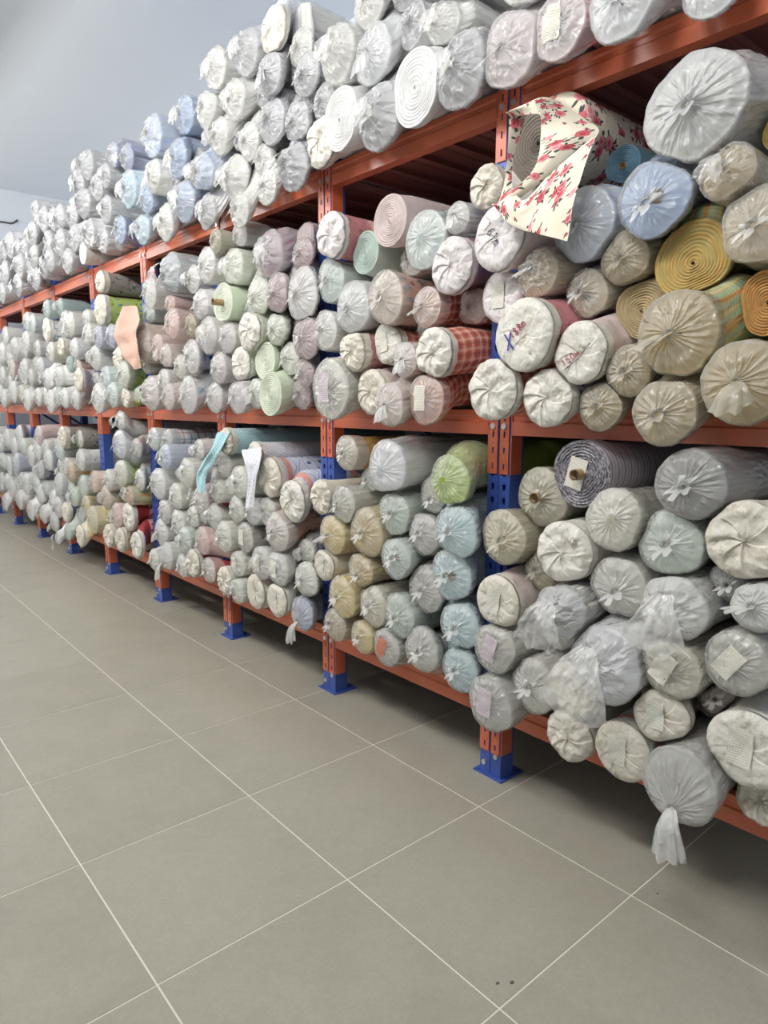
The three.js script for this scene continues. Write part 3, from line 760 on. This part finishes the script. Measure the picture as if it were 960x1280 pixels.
function buildRoll(o, idx) {
  const sd = idx * 7.31 + 3.7, near = o.far < 3.4, mid = o.far < 5.5;
  const nu = near ? 168 : mid ? 96 : 44;
  const R = o.r, x0 = -o.jut;
  const kind = o.wrap + (o.wrap === 's' ? '' : o.filmKey);
  const opt = p => o.opts.find(s => s.startsWith(p)), has = s => o.opts.includes(s);
  const tail = opt('T:'), slip = o.opts.find(s => /^[Llrw]$/.test(s)), ink = opt('ink:');
  const g = new THREE.Group(); g.name = numbered(KIND[o.wrap]); scene.add(g);
  g.position.set(x0, o.fy - R, o.fz);
  // label: what it looks like and where it lies (see the end of this section)
  let label = `${FAB[o.fab][0]} roll ${WRAPWORDS[kind]}`;
  if (ink === 'ink:cross') label = 'pink floral roll with blue cross marked on its white end';
  else if (ink === 'ink:m161') label = 'white ended roll with black 161m written on it';
  else if (ink === 'ink:m150') label = 'white ended roll with red 150m written beside a fold';
  else if (opt('drape:rose')) label = 'unwrapped rose print roll, cloth hanging over its front';
  else if (opt('drape:')) label = `${FAB[o.fab][0]} roll with loose cloth hanging from its end`;
  else if (has('C')) label += ', core tube jutting'; else if (has('C1')) label = 'grey lilac striped bare roll with core and paper slip'; else if (has('C0')) label += ', open core';
  else if (o.opts.some(s => s.startsWith('flap'))) label += ' hanging open'; else if (slip) label += ' and paper slip'; else if (tail) label += ' with tail'; else if (has('c')) label += ', core hole showing';
  o.label = label; o.short = `${FAB[o.fab][0]} roll`;
  // the soft end leans out from the place where it lies; its outline is pressed flat by its neighbours
  const dy = o.by - o.fy, dz = o.bz - o.fz, { bend0, bend1 } = o;
  const at = x => { const t = sstep(bend0, bend1, x); return [dy * t, dz * t, t]; };
  const rough = o.wrap === 's' ? .3 : o.wrap === 'f' ? .8 : o.shelf === 'top' ? 2.6 : 1.7, lump = (.02 + .03 * ((idx * 37) % 10) / 10) * rough;
  const sec = th => 1 - lump * Math.max(0, .5 + noise(Math.cos(th) * 1.3 + sd, Math.sin(th) * 1.3, sd * .7)) - .014 * rough * Math.max(0, .5 + noise(Math.cos(th) * 4 + sd, Math.sin(th) * 4, sd));
  const pt = (x, rad, th) => { const [a, b, t] = at(x), q = rad / R * radiusAt(o, x, th) * sec(th); return [x, R + a + Math.sin(th) * q, b + Math.cos(th) * q]; };
  const wrapped = o.wrap !== 's';
  const skin = wrapped ? .006 : 0;
  // rolled fabric: side
  const len = REAR_X + o.jut, lean = [.2, .4, .6, .8, 1].map(f => bend0 + (bend1 - bend0) * f), xs = [wrapped ? .012 : .004, ...lean.filter(x => x > .016), bend1 + .06, bend1 + .2, .7, len], nf = near ? 64 : mid ? 40 : 24;
  part('rolled_fabric', gridGeo(nf, xs.length - 1, (i, j) => { const th = i / nf * TAU, x = xs[j], p = pt(x, R - skin, th); return [...p, th * R, x]; }), sideMat(o.fab), g);
  // rolled fabric: spiral end, with real grooves between the layers
  {
    const na = near ? 72 : mid ? 40 : 24, nr = o.wrap === 's' ? (near ? 44 : 26) : (near ? 12 : 6), turns = o.wrap === 's' ? (near ? 11 : 8) : 5, depth = o.wrap === 's' ? .006 : .003;
    const coneIn = o.wrap === 's' ? .012 * noise(sd, 1, 2) : 0, ecc = .12 * noise(sd, 5, 1);
    const hole = (has('c') || has('C0') || opt('C')) ? .18 : .05, xe = wrapped ? .011 : 0;
    part('spiral_end', gridGeo(na, nr, (i, j) => {
      const th = i / na * TAU, f = 1 - j / nr * (1 - hole), tt = f * turns + i / na, saw = tt - Math.floor(tt);
      const d = (j === 0 ? .004 : depth * Math.pow(Math.abs(saw * 2 - 1), 2) + .003 * (noise(Math.cos(th) * f * 5 + sd, Math.sin(th) * f * 5, 3) + .5) + coneIn * (1 - f)) ;
      const p = pt(xe, (R - skin) * f, th); return [xe + d, p[1] + ecc * R * (1 - f), p[2] + ecc * R * (1 - f), f * .8 + .8 / turns * (i / na), i / na * .999];
    }), endMat(o.fab), g);
    if (opt('C') || has('c')) {
      const jut = has('C') ? .055 : has('C1') ? .035 : 0, cr = .19 * R * (jut ? .9 : 1), ln = jut + .3;
      const lathe = new THREE.LatheGeometry([[cr * .72, 0], [cr * .72, ln], [cr, ln], [cr, 0.0]].map(([a, b]) => new THREE.Vector2(a, b)), 20); lathe.rotateZ(Math.PI / 2); lathe.translate(xe + .3, R + ecc * R, ecc * R);
      const ct = part('core_tube', lathe, M.cardboard, g); ct.userData.label = 'brown cardboard core tube';
      const plug = new THREE.CircleGeometry(cr * .75, 16); plug.rotateY(-Math.PI / 2); plug.translate(xe + .29, R + ecc * R, ecc * R); part('core_bore', plug, M.cardboard, ct);
    }
  }
  const fm = wrapped ? FILM[FILMOF[kind]] : null;
  const kx = (noise(sd, 2, 9)) * .3 * R, ky = (noise(sd, 8, 4)) * .3 * R - (tail === 'T:2' ? .45 * R : 0);   // where the film is gathered
  if (o.wrap === 'g' || o.wrap === 'b') {
    const loose = o.wrap === 'b';
    const nk = 13 + Math.floor((noise(sd, 3, 3) + .7) * 9), ph = sd * 1.7, amp = (loose ? .5 : 1) * R * .06, bulge = R * (loose ? .42 : .14 + .2 * Math.abs(noise(sd, 7, 1))) * (slip ? .5 : 1), wild = (o.shelf === 'top' ? 2.3 : 1) * (near ? .8 : 1.3); o.bulge = bulge;
    const pleat = (th, s) => { const w = th + .35 * s * noise(sd, 4, 4); return Math.pow(1 - Math.abs(Math.sin(nk * .5 * w + ph + 1.3 * noise(Math.cos(w) * 2, Math.sin(w) * 2, sd))), 1.5) + .5 * Math.pow(1 - Math.abs(Math.sin((nk + 6.0) * w + ph * 2 + 2 * noise(Math.cos(w) * 3, Math.sin(w) * 3, sd))), 2); };
    const faceG = (th, s) => {
      const cw = Math.cos(th), sw = Math.sin(th), rimx = Math.sin(Math.min(1, s * 3) * Math.PI / 2), mid = sstep(0, .3, s) * (1 - sstep(.7, 1, s));
      let x = .008 - rimx * .012 - bulge * (s * (2 - s)) * .8 - amp * pleat(th, s) * sstep(0, .45, s) * (1 - .55 * s) * (slip ? .5 : 1) - R * .1 * sstep(.7, 1, s) * (slip ? .4 : 1);
      x += (loose ? .2 : .06 * wild) * R * noise(cw * (1 - s) * 3.4 + sd, sw * (1 - s) * 3.4, sd * 1.3) * mid - (loose ? .14 : .05 * wild) * R * (.5 - Math.abs(noise(cw * (1 - s) * 7 + sd, sw * (1 - s) * 7, sd))) * mid;
      return Math.min(x, .004);
    };
    o.faceFn = faceG;
    const side = [bend1 + .2, bend1 + .06, ...lean.filter(x => x > .02).reverse(), .016].filter(x => !FAB[o.fab][2] || x < .075), nface = near ? 20 : mid ? 13 : 8, rows = side.length + nface;
    const geo = gridGeo(nu, rows, (i, j) => {
      const th = i / nu * TAU, cw = Math.cos(th), sw = Math.sin(th);
      if (j < side.length) {
        const x = side[j], p = pt(x, R, th), wr = .0035 * noise(th * 5 + sd, x * 9, sd) + .003 * pleat(th, 0) * sstep(.2, 0, x) + (loose ? .008 : .003 * wild) * noise(Math.cos(th) * 4 + sd, Math.sin(th) * 4, x * 14);
        const k = 1 + Math.min(0, wr - .003) / R, c = at(x); return [x, (p[1] - R - c[0]) * k + R + c[0], (p[2] - c[1]) * k + c[1], th * R * 1.5 + sd % 1, x * .5 + sd % 1];
      }
      const s = (j - side.length) / nface, e = pt(.008, R * (1 - .02 * (1 - s)), th), q = Math.pow(s, .9), kn = .012;
      const x = faceG(th, s);
      const yy = (e[1] - R) * (1 - q) + (ky + kn * sw) * q, zz = e[2] * (1 - q) + (kx + kn * cw) * q;
      return [x, R + yy, zz, th * R * 1.5 + sd % 1, s * R * .55 + sd % 1];
    });
    part('plastic_wrap', geo, fm, g);
    // the gathered neck and its ruffled tail
    if (!has('n') && !slip) {
      const hang = tail ? (tail === 'T:2' ? R * 1.3 : R * .75) : has('t') ? R * .3 : R * (o.shelf === 'top' ? .45 : .2 + .25 * Math.abs(noise(sd, 6, 6)));
      const dirx = tail === 'T:-1' ? .35 : 1, upz = tail === 'T:-1' ? -.75 : .5 * noise(sd, 9, 2), drop = tail ? (tail === 'T:-1' ? .3 : .85) : .5 * noise(sd, 3, 8) + .25;
      const nx = .008 - .012 - bulge * .8 - R * .1 - amp * .3, nt = near ? 28 : 16, mt = tail ? 9 : 5, flare = tail ? (tail === 'T:2' ? .3 : .36) : .32;
      part('gathered_tail', gridGeo(nt, mt, (i, j) => {
        const a = i / nt * TAU, t = j / mt, w = .010 + flare * R * Math.pow(t, .8) * (1 - .25 * t);
        const ruff = 1 + .35 * Math.sin(a * 5 + sd) * t + .2 * Math.sin(a * 9 + sd * 2) * t, flat = .35;
        const cx = nx + .004 - dirx * (hang * .55) * Math.sin(Math.min(1, t * 1.4) * Math.PI / 2) * (tail ? .55 : 1), cyy = R + ky - drop * hang * t * (tail ? (.3 + .7 * t) : 1), czz = kx + upz * hang * t;
        const ragged = j === mt ? .015 * R * 4 * noise(a * 2, sd, 1) : 0;
        return [cx + Math.sin(a) * w * ruff * flat - (tail ? 0 : ragged), cyy + Math.sin(a + .6) * w * ruff * (tail ? .35 : .9) - (tail ? ragged * 2 : 0), czz + Math.cos(a) * w * ruff, a * .03, t * hang];
      }), FILM[FILMOF[kind] === 'clear' ? 'milky' : FILMOF[kind]], g);
      const kg = new THREE.TorusGeometry(.011, .0055, 6, 12); kg.rotateY(Math.PI / 2); kg.translate(nx + .006, R + ky, kx);
      if (mid) part('knot', kg, FILM.milky, g);
    }
  }
  if (o.wrap === 'f') {
    const folds = 5 + Math.floor((noise(sd, 3, 3) + .7) * 5), ph = sd, cuff = .035 + .04 * Math.abs(noise(sd, 1, 5)), nface = near ? 18 : 9, side = [cuff, cuff * .7, .035 * .7, .014], rows = side.length + nface;
    const foldH = (th, s) => { const t = ((th + .5 * s + ph + .3 * noise(Math.cos(th), Math.sin(th), sd)) / TAU * folds) % 1, u = (t + 1) % 1; return (u < .92 ? u / .92 : (1 - u) / .08); };
    const flatten = slip || ink ? .35 : 1;
    const faceF = (th, s) => { const cw = Math.cos(th), sw = Math.sin(th); return .006 - Math.sin(Math.min(1, s * 4) * Math.PI / 2) * .011 + flatten * (-.010 * foldH(th, s) * sstep(.05, .3, s) * (1 - .4 * s) - .008 * noise(cw * (1 - s) * 3 + sd, sw * (1 - s) * 3, sd) - .05 * R * Math.abs(noise(cw * (1 - s) * 6 + sd, sw * (1 - s) * 6, sd * 2))) + R * .05 * sstep(.55, 1, s); };
    o.faceFn = faceF;
    part('end_wrap', gridGeo(nu, rows, (i, j) => {
      const th = i / nu * TAU, cw = Math.cos(th), sw = Math.sin(th);
      if (j < side.length) { const x = side[j] + (j === 0 ? .012 * noise(th * 2, sd, 2) : 0), p = pt(x, R, th), k = 1 + (.003 * noise(th * 4, x * 20, sd) - .002) / R, c = at(x); return [x, (p[1] - R - c[0]) * k + R + c[0], (p[2] - c[1]) * k + c[1], th * R, x]; }
      const s = (j - side.length) / nface, e = pt(.006, R * (1 - .025 * (1 - s)), th);
      const x = faceF(th, s);
      const yy = (e[1] - R) * (1 - s), zz = e[2] * (1 - s);
      return [x, R + yy + ky * s * .6, zz + kx * s * .6, zz + sd % 1, yy + sd % 1];
    }), fm, g);
  }
  // paper slip on the end, marker writing as strokes of ink
  const faceX = (yy, zz) => {       // how far out the wrapped end stands at (yy, zz) from its middle
    const rad = Math.hypot(yy, zz), th = Math.atan2(yy, zz), e = Math.hypot(...(p => [p[1] - R, p[2]])(pt(.006, R, th))), s = clamp(1 - rad / e, 0, 1);
    if (o.wrap === 's') return -.003;
    return (o.faceFn ? o.faceFn(th, s) : -.02) - .0035;
  };
  if (slip) {
    const a = noise(sd, 11, 2) * 1.2, w = R * .62, h = R * .98, nx = 8, ny = 12, cz = -R * .12, cy = R * .04;
    const sg = gridGeo(nx, ny, (i, j) => { const p = (i / nx - .5) * w, q = (j / ny - .5) * h, cc = Math.cos(a), ss = Math.sin(a), zz = cz - (p * cc - q * ss), yy = cy + p * ss + q * cc; return [faceX(yy, zz), R + yy, zz, 1 - i / nx, j / ny]; }, false);
    const m = part('paper_slip', sg, slipMats[slip], g); m.userData.label = 'printed paper slip';
  }
  if (ink) {
    const strokes = INK[ink.slice(4)];
    for (const [mat, list] of strokes) {
      const geos = list.map(line => {
        const pts = []; for (let k = 0; k < line.length - 1; k++) for (let q = 0; q < 8; q++) pts.push([line[k][0] + (line[k + 1][0] - line[k][0]) * q / 8, line[k][1] + (line[k + 1][1] - line[k][1]) * q / 8]); pts.push(line[line.length - 1]);
        return gridGeo(pts.length - 1, 1, (i, j) => { const A = pts[Math.max(0, i - 1)], B = pts[Math.min(pts.length - 1, i + 1)], dx = B[0] - A[0], dyy = B[1] - A[1], L = Math.hypot(dx, dyy) || 1, w = (mat === M.inkBlue ? .026 : .016) * (j - .5) * 2; const px = pts[i][0] - dyy / L * w, py = pts[i][1] + dx / L * w; return [faceX(py * R, px * R) - .001, R + py * R, px * R, 0, 0]; }, false);
      });
      part('marker_writing', mergeGeometries(geos), mat, g).userData.label = 'handwritten marker figures';
    }
  }
  // an open bag mouth hanging down over the end
  const flap = o.opts.find(s => s.startsWith('flap'));
  if (flap || (o.wrap === 'b' && !tail) || (!o.filler && o.wrap === 'g' && !near && (o.shelf === 'top' ? idx % 3 < 2 : idx % 5 === 2))) {
    const big = !!flap, w = R * (big ? 1.25 : .7), h = R * (flap === 'flap3' ? 2.0 : big ? 1.75 : .95), nx = big ? 30 : 14, ny = big ? 26 : 12, ox = (flap === 'flap' ? -.15 : flap === 'flap3' ? -.25 : noise(sd, 2, 7) * .8) * R, out = (o.bulge || .03) + .018;
    part('bag_mouth', gridGeo(nx, ny, (i, j) => {
      const s = i / nx - .5, t = j / ny, sp = .22 + 1.15 * Math.pow(t, .7) - .2 * t * t, fold = Math.sin(s * 15 + sd + 2 * noise(s * 3, t * 2, sd)), wob = .09 * R * fold * (.25 + .5 * t) + .05 * R * noise(s * 6 + sd, t * 5, 2) + .05 * R * Math.abs(noise(s * 11, t * 9, sd));
      const hem = Math.pow(t, 3) * (.3 * R * noise(s * 3.2 + sd, 1, 1) + .1 * R * fold), yy = R * .5 - h * t * (1 - .35 * Math.abs(s)) + hem, zz = ox * (1 + .6 * t) + s * w * 1.35 * sp + .12 * R * noise(t * 4, sd, s * 2);
      return [-out * (.5 + .5 * Math.sin(Math.min(1, t * 2.2) * Math.PI / 2)) - .03 * t * (1 - t) - .012 - Math.abs(wob), R + yy, zz, zz, yy];
    }, false), FILM.flap, g);
  }
  o.group = g;
  return g;
}
const INKM = (r, g, b) => new THREE.MeshStandardMaterial({ color: rgb(r, g, b), roughness: .6, side: THREE.DoubleSide });
M.inkBlue = INKM(.03, .05, .3); M.inkRed = INKM(.3, .05, .07); M.inkBlack = INKM(.05, .05, .07);
const GLYPH = { 1: [[[.25, .8], [.5, 1], [.5, 0]]], 6: [[[.8, 1], [.35, .75], [.15, .3], [.35, 0], [.75, .1], [.8, .4], [.5, .55], [.2, .35]]], 8: [[[.5, .5], [.2, .75], [.5, 1], [.8, .75], [.5, .5], [.15, .22], [.5, 0], [.85, .22], [.5, .5]]], 5: [[[.85, 1], [.3, 1], [.25, .55], [.65, .6], [.85, .3], [.6, 0], [.2, .1]]], 0: [[[.5, 1], [.2, .7], [.2, .3], [.5, 0], [.8, .3], [.8, .7], [.5, 1]]], m: [[[.05, 0], [.1, .6]], [[.1, .4], [.3, .6], [.4, .4], [.42, 0]], [[.42, .4], [.65, .6], [.8, .4], [.85, 0]]] };
function figures(txt, x, y, size, turn) { const out = []; let k = 0; for (const ch of txt) { for (const l of GLYPH[ch]) out.push(l.map(([a, b]) => { const p = (a * .7 + k * .72) * size, q = b * size; return [x + p * Math.cos(turn) - q * Math.sin(turn), y + p * Math.sin(turn) + q * Math.cos(turn)]; })); k++; } return out; }
const INK = {
  cross: [[M.inkBlue, [[[-.58, .06], [-.25, -.36]], [[-.36, .12], [-.44, -.42]]]], [M.inkRed, figures('188m', -.3, -.12, .22, .72)]],
  m161: [[M.inkBlack, figures('161m', -.5, .38, .3, -.95)]],
  m150: [[M.inkRed, figures('150m', -.42, -.42, .24, .62)], [M.inkBlack, [[[-.4, -.5], [.15, -.12], [.5, .3]]]]],
};
rolls.forEach((o, i) => { if (!(o.filler && o.bay >= 6)) buildRoll(o, i); });
// the many small rolls of the far bays that cannot be told apart
{
  const keep = scene.children.length, byMat = new Map();
  rolls.forEach((o, i) => { if (o.filler && o.bay >= 6) buildRoll(o, i); });
  for (const g of scene.children.splice(keep)) { g.updateMatrixWorld(true); g.traverse(m => { if (m.isMesh) { const q = m.geometry.clone().applyMatrix4(m.matrixWorld); const a = q.index ? q : q; if (!byMat.has(m.material)) byMat.set(m.material, []); byMat.get(m.material).push(a); } }); }
  const far = new THREE.Group(); far.name = 'distant_fabric_rolls'; far.userData = { kind: 'stuff', label: 'crowded film wrapped fabric rolls filling the far bays of the rack', category: 'fabric rolls' }; scene.add(far);
  for (const [m, l] of byMat) part('roll_heap', mergeGeometries(l), m, far);
}
// labels: say what each roll lies on, under or beside until it is told apart
{
  const list = rolls.filter(o => o.group && o.group.parent === scene), count = {};
  const put = (o, l) => { o.group.userData = { label: l, category: 'fabric roll' }; };
  const words = l => l.split(/\s+/).length;
  for (const o of list) o.final = `${o.label}, ${SHELFWORDS[o.shelf]}`;
  const same = () => { const m = {}; for (const o of list) (m[o.final] ||= []).push(o); return m; };
  for (const [l, q] of Object.entries(same())) if (q.length > 1) for (const o of q) o.final = `${o.label}, ${SHELFWORDS[o.shelf]}, ${BAYWORDS[o.shelf][o.bay]}`;
  for (const [l, q] of Object.entries(same())) if (q.length > 1) for (const o of q) {
    const nb = list.filter(c => c !== o && c.shelf === o.shelf && Math.hypot(c.fy - o.fy, c.fz - o.fz) < (c.r + o.r) * 1.12);
    const tries = [];
    for (const c of nb) { if (c.short === o.short) continue; const a = Math.atan2(c.fy - o.fy, c.fz - o.fz) * 180 / Math.PI; tries.push([a < -45 && a > -135 ? 'on' : a > 45 && a < 135 ? 'under' : 'beside', c.short]); }
    const bays = [];
    for (const [w, s] of tries) bays.push(`${o.label} ${w} ${s}, ${SHELFWORDS[o.shelf]}`);
    for (let i = 0; i < tries.length; i++) for (let j = i + 1; j < tries.length; j++) bays.push(`${o.label} ${tries[i][0]} ${tries[i][1]}, ${tries[j][0]} ${tries[j][1]}`);
    o.options = bays.filter(b => words(b) <= 16);
  }
  const takenBy = {}; for (const o of list) if (o.options) for (const b of new Set(o.options)) takenBy[b] = (takenBy[b] || 0) + 1;
  const all = new Set(list.map(o => o.final));
  for (const o of list) if (o.options) { const b = o.options.find(b => takenBy[b] === 1 && !all.has(b)); if (b) { o.final = b; all.add(b); } }
  for (const [l, q] of Object.entries(same())) for (const o of q) { put(o, l); if (q.length > 1) o.group.userData.group = `alike: ${l}`.slice(0, 90); }
}
// ---------------------------------------------------------------- loose cloth hanging over the ends
function ruled(A, B, nu, nv, ripple, sag) {      // sheet between two pixel paths [u, v, x]; bends a little between them
  const ca = new THREE.CatmullRomCurve3(A.map(([u, v, x]) => onX(u, v, x))), cb = new THREE.CatmullRomCurve3(B.map(([u, v, x]) => onX(u, v, x)));
  const la = ca.getLength();
  return (o) => {
    const g0 = o.position;
    return gridGeo(nu, nv, (i, j) => {
      const s = i / nu, t = j / nv, p = ca.getPoint(s), q = cb.getPoint(s), w = p.distanceTo(q), r = p.clone().lerp(q, t);
      const k = Math.sin(t * Math.PI), rp = ripple * (noise(s * 5, t * 4, 1.7) * (.25 + .75 * k) + .6 * Math.sin(t * 9 + s * 4) * k);
      return [r.x - sag * k + rp - g0.x, r.y + rp * .3 - g0.y, r.z - g0.z, s * la, t * w];
    }, false);
  };
}
function clothMat(k) { const t = printMat(k).map.clone(); t.repeat.multiplyScalar(k === 'rose' ? 1.25 : 1); t.needsUpdate = true; const m = new THREE.MeshStandardMaterial({ map: t, roughness: .9, side: THREE.DoubleSide, bumpMap: weave, bumpScale: .0004 }); return m; }
{
  const at = (ox, oy, sc) => l => l.map(([x, y, d]) => [ox + x / sc, oy + y / sc, d]);
  const find = k => rolls.find(o => o.opts.includes('drape:' + k)).group;
  const C5 = at(600, 110, 5.333), rg = find('rose'), rm = clothMat('rose');
  const hood = ruled(C5([[195, 180, -.20], [300, 110, -.17], [420, 60, -.14], [560, 110, -.06], [690, 200, -.05], [790, 300, -.1], [620, 430, -.15], [430, 610, -.19], [260, 740, -.21]]), C5([[200, 190, -.20], [300, 180, -.19], [370, 172, -.19], [400, 180, -.19], [405, 260, -.19], [404, 340, -.19], [395, 430, -.19], [350, 560, -.195], [215, 700, -.21]]), 44, 14, .006, .025);
  part('draped_cloth', hood(rg), rm, rg).userData.label = 'loose rose printed cloth end';
  const strip = ruled(C5([[195, 182, -.20], [188, 350, -.205], [180, 480, -.21], [165, 620, -.215], [115, 790, -.22]]), C5([[305, 185, -.15], [262, 340, -.16], [225, 450, -.18], [212, 600, -.2], [220, 700, -.21]]), 26, 6, .003, .01);
  part('draped_cloth', strip(rg), rm, rg);
  const flap = ruled(C5([[118, 770, -.22], [215, 705, -.222], [300, 745, -.225], [440, 600, -.2], [600, 455, -.165], [785, 300, -.12]]), C5([[108, 800, -.23], [170, 885, -.24], [280, 945, -.25], [370, 968, -.25], [460, 990, -.25], [582, 1022, -.24]]), 40, 18, .007, .02);
  part('draped_cloth', flap(rg), rm, rg);
  const C7 = at(120, 360, 8), pg = find('peach'), pm = new THREE.MeshStandardMaterial({ color: rgb(.72, .47, .38), roughness: .9, side: THREE.DoubleSide, bumpMap: weave, bumpScale: .0004 });
  part('draped_cloth', ruled(C7([[300, 165, -.15], [190, 390, -.19], [200, 530, -.2], [270, 660, -.2], [350, 760, -.19], [430, 815, -.18]]), C7([[420, 190, -.14], [430, 330, -.18], [400, 460, -.19], [420, 600, -.19], [440, 720, -.185], [450, 805, -.18]]), 36, 16, .03, .03)(pg), pm, pg).userData.label = 'loose peach cloth';
  const C6 = at(230, 530, 5.65), lg = find('lattice'), dg = find('dots');
  part('draped_cloth', ruled(C6([[235, 60, -.16], [200, 160, -.2], [125, 280, -.21], [88, 370, -.215], [100, 490, -.22]]), C6([[330, 50, -.15], [265, 170, -.195], [205, 280, -.205], [160, 360, -.21], [150, 480, -.215]]), 28, 10, .012, .012)(lg), clothMat('lattice'), lg).userData.label = 'loose aqua lattice cloth';
  part('draped_cloth', ruled(C6([[405, 185, -.14], [430, 280, -.18], [452, 400, -.195], [432, 590, -.2]]), C6([[550, 165, -.14], [540, 260, -.175], [512, 380, -.19], [492, 590, -.2]]), 24, 10, .010, .012)(dg), clothMat('dots'), dg).userData.label = 'loose white dotted cloth strip';
}
scene.traverse(o => { if (o.isMesh) { o.castShadow = true; o.receiveShadow = true; } });
renderer.render(scene, camera);
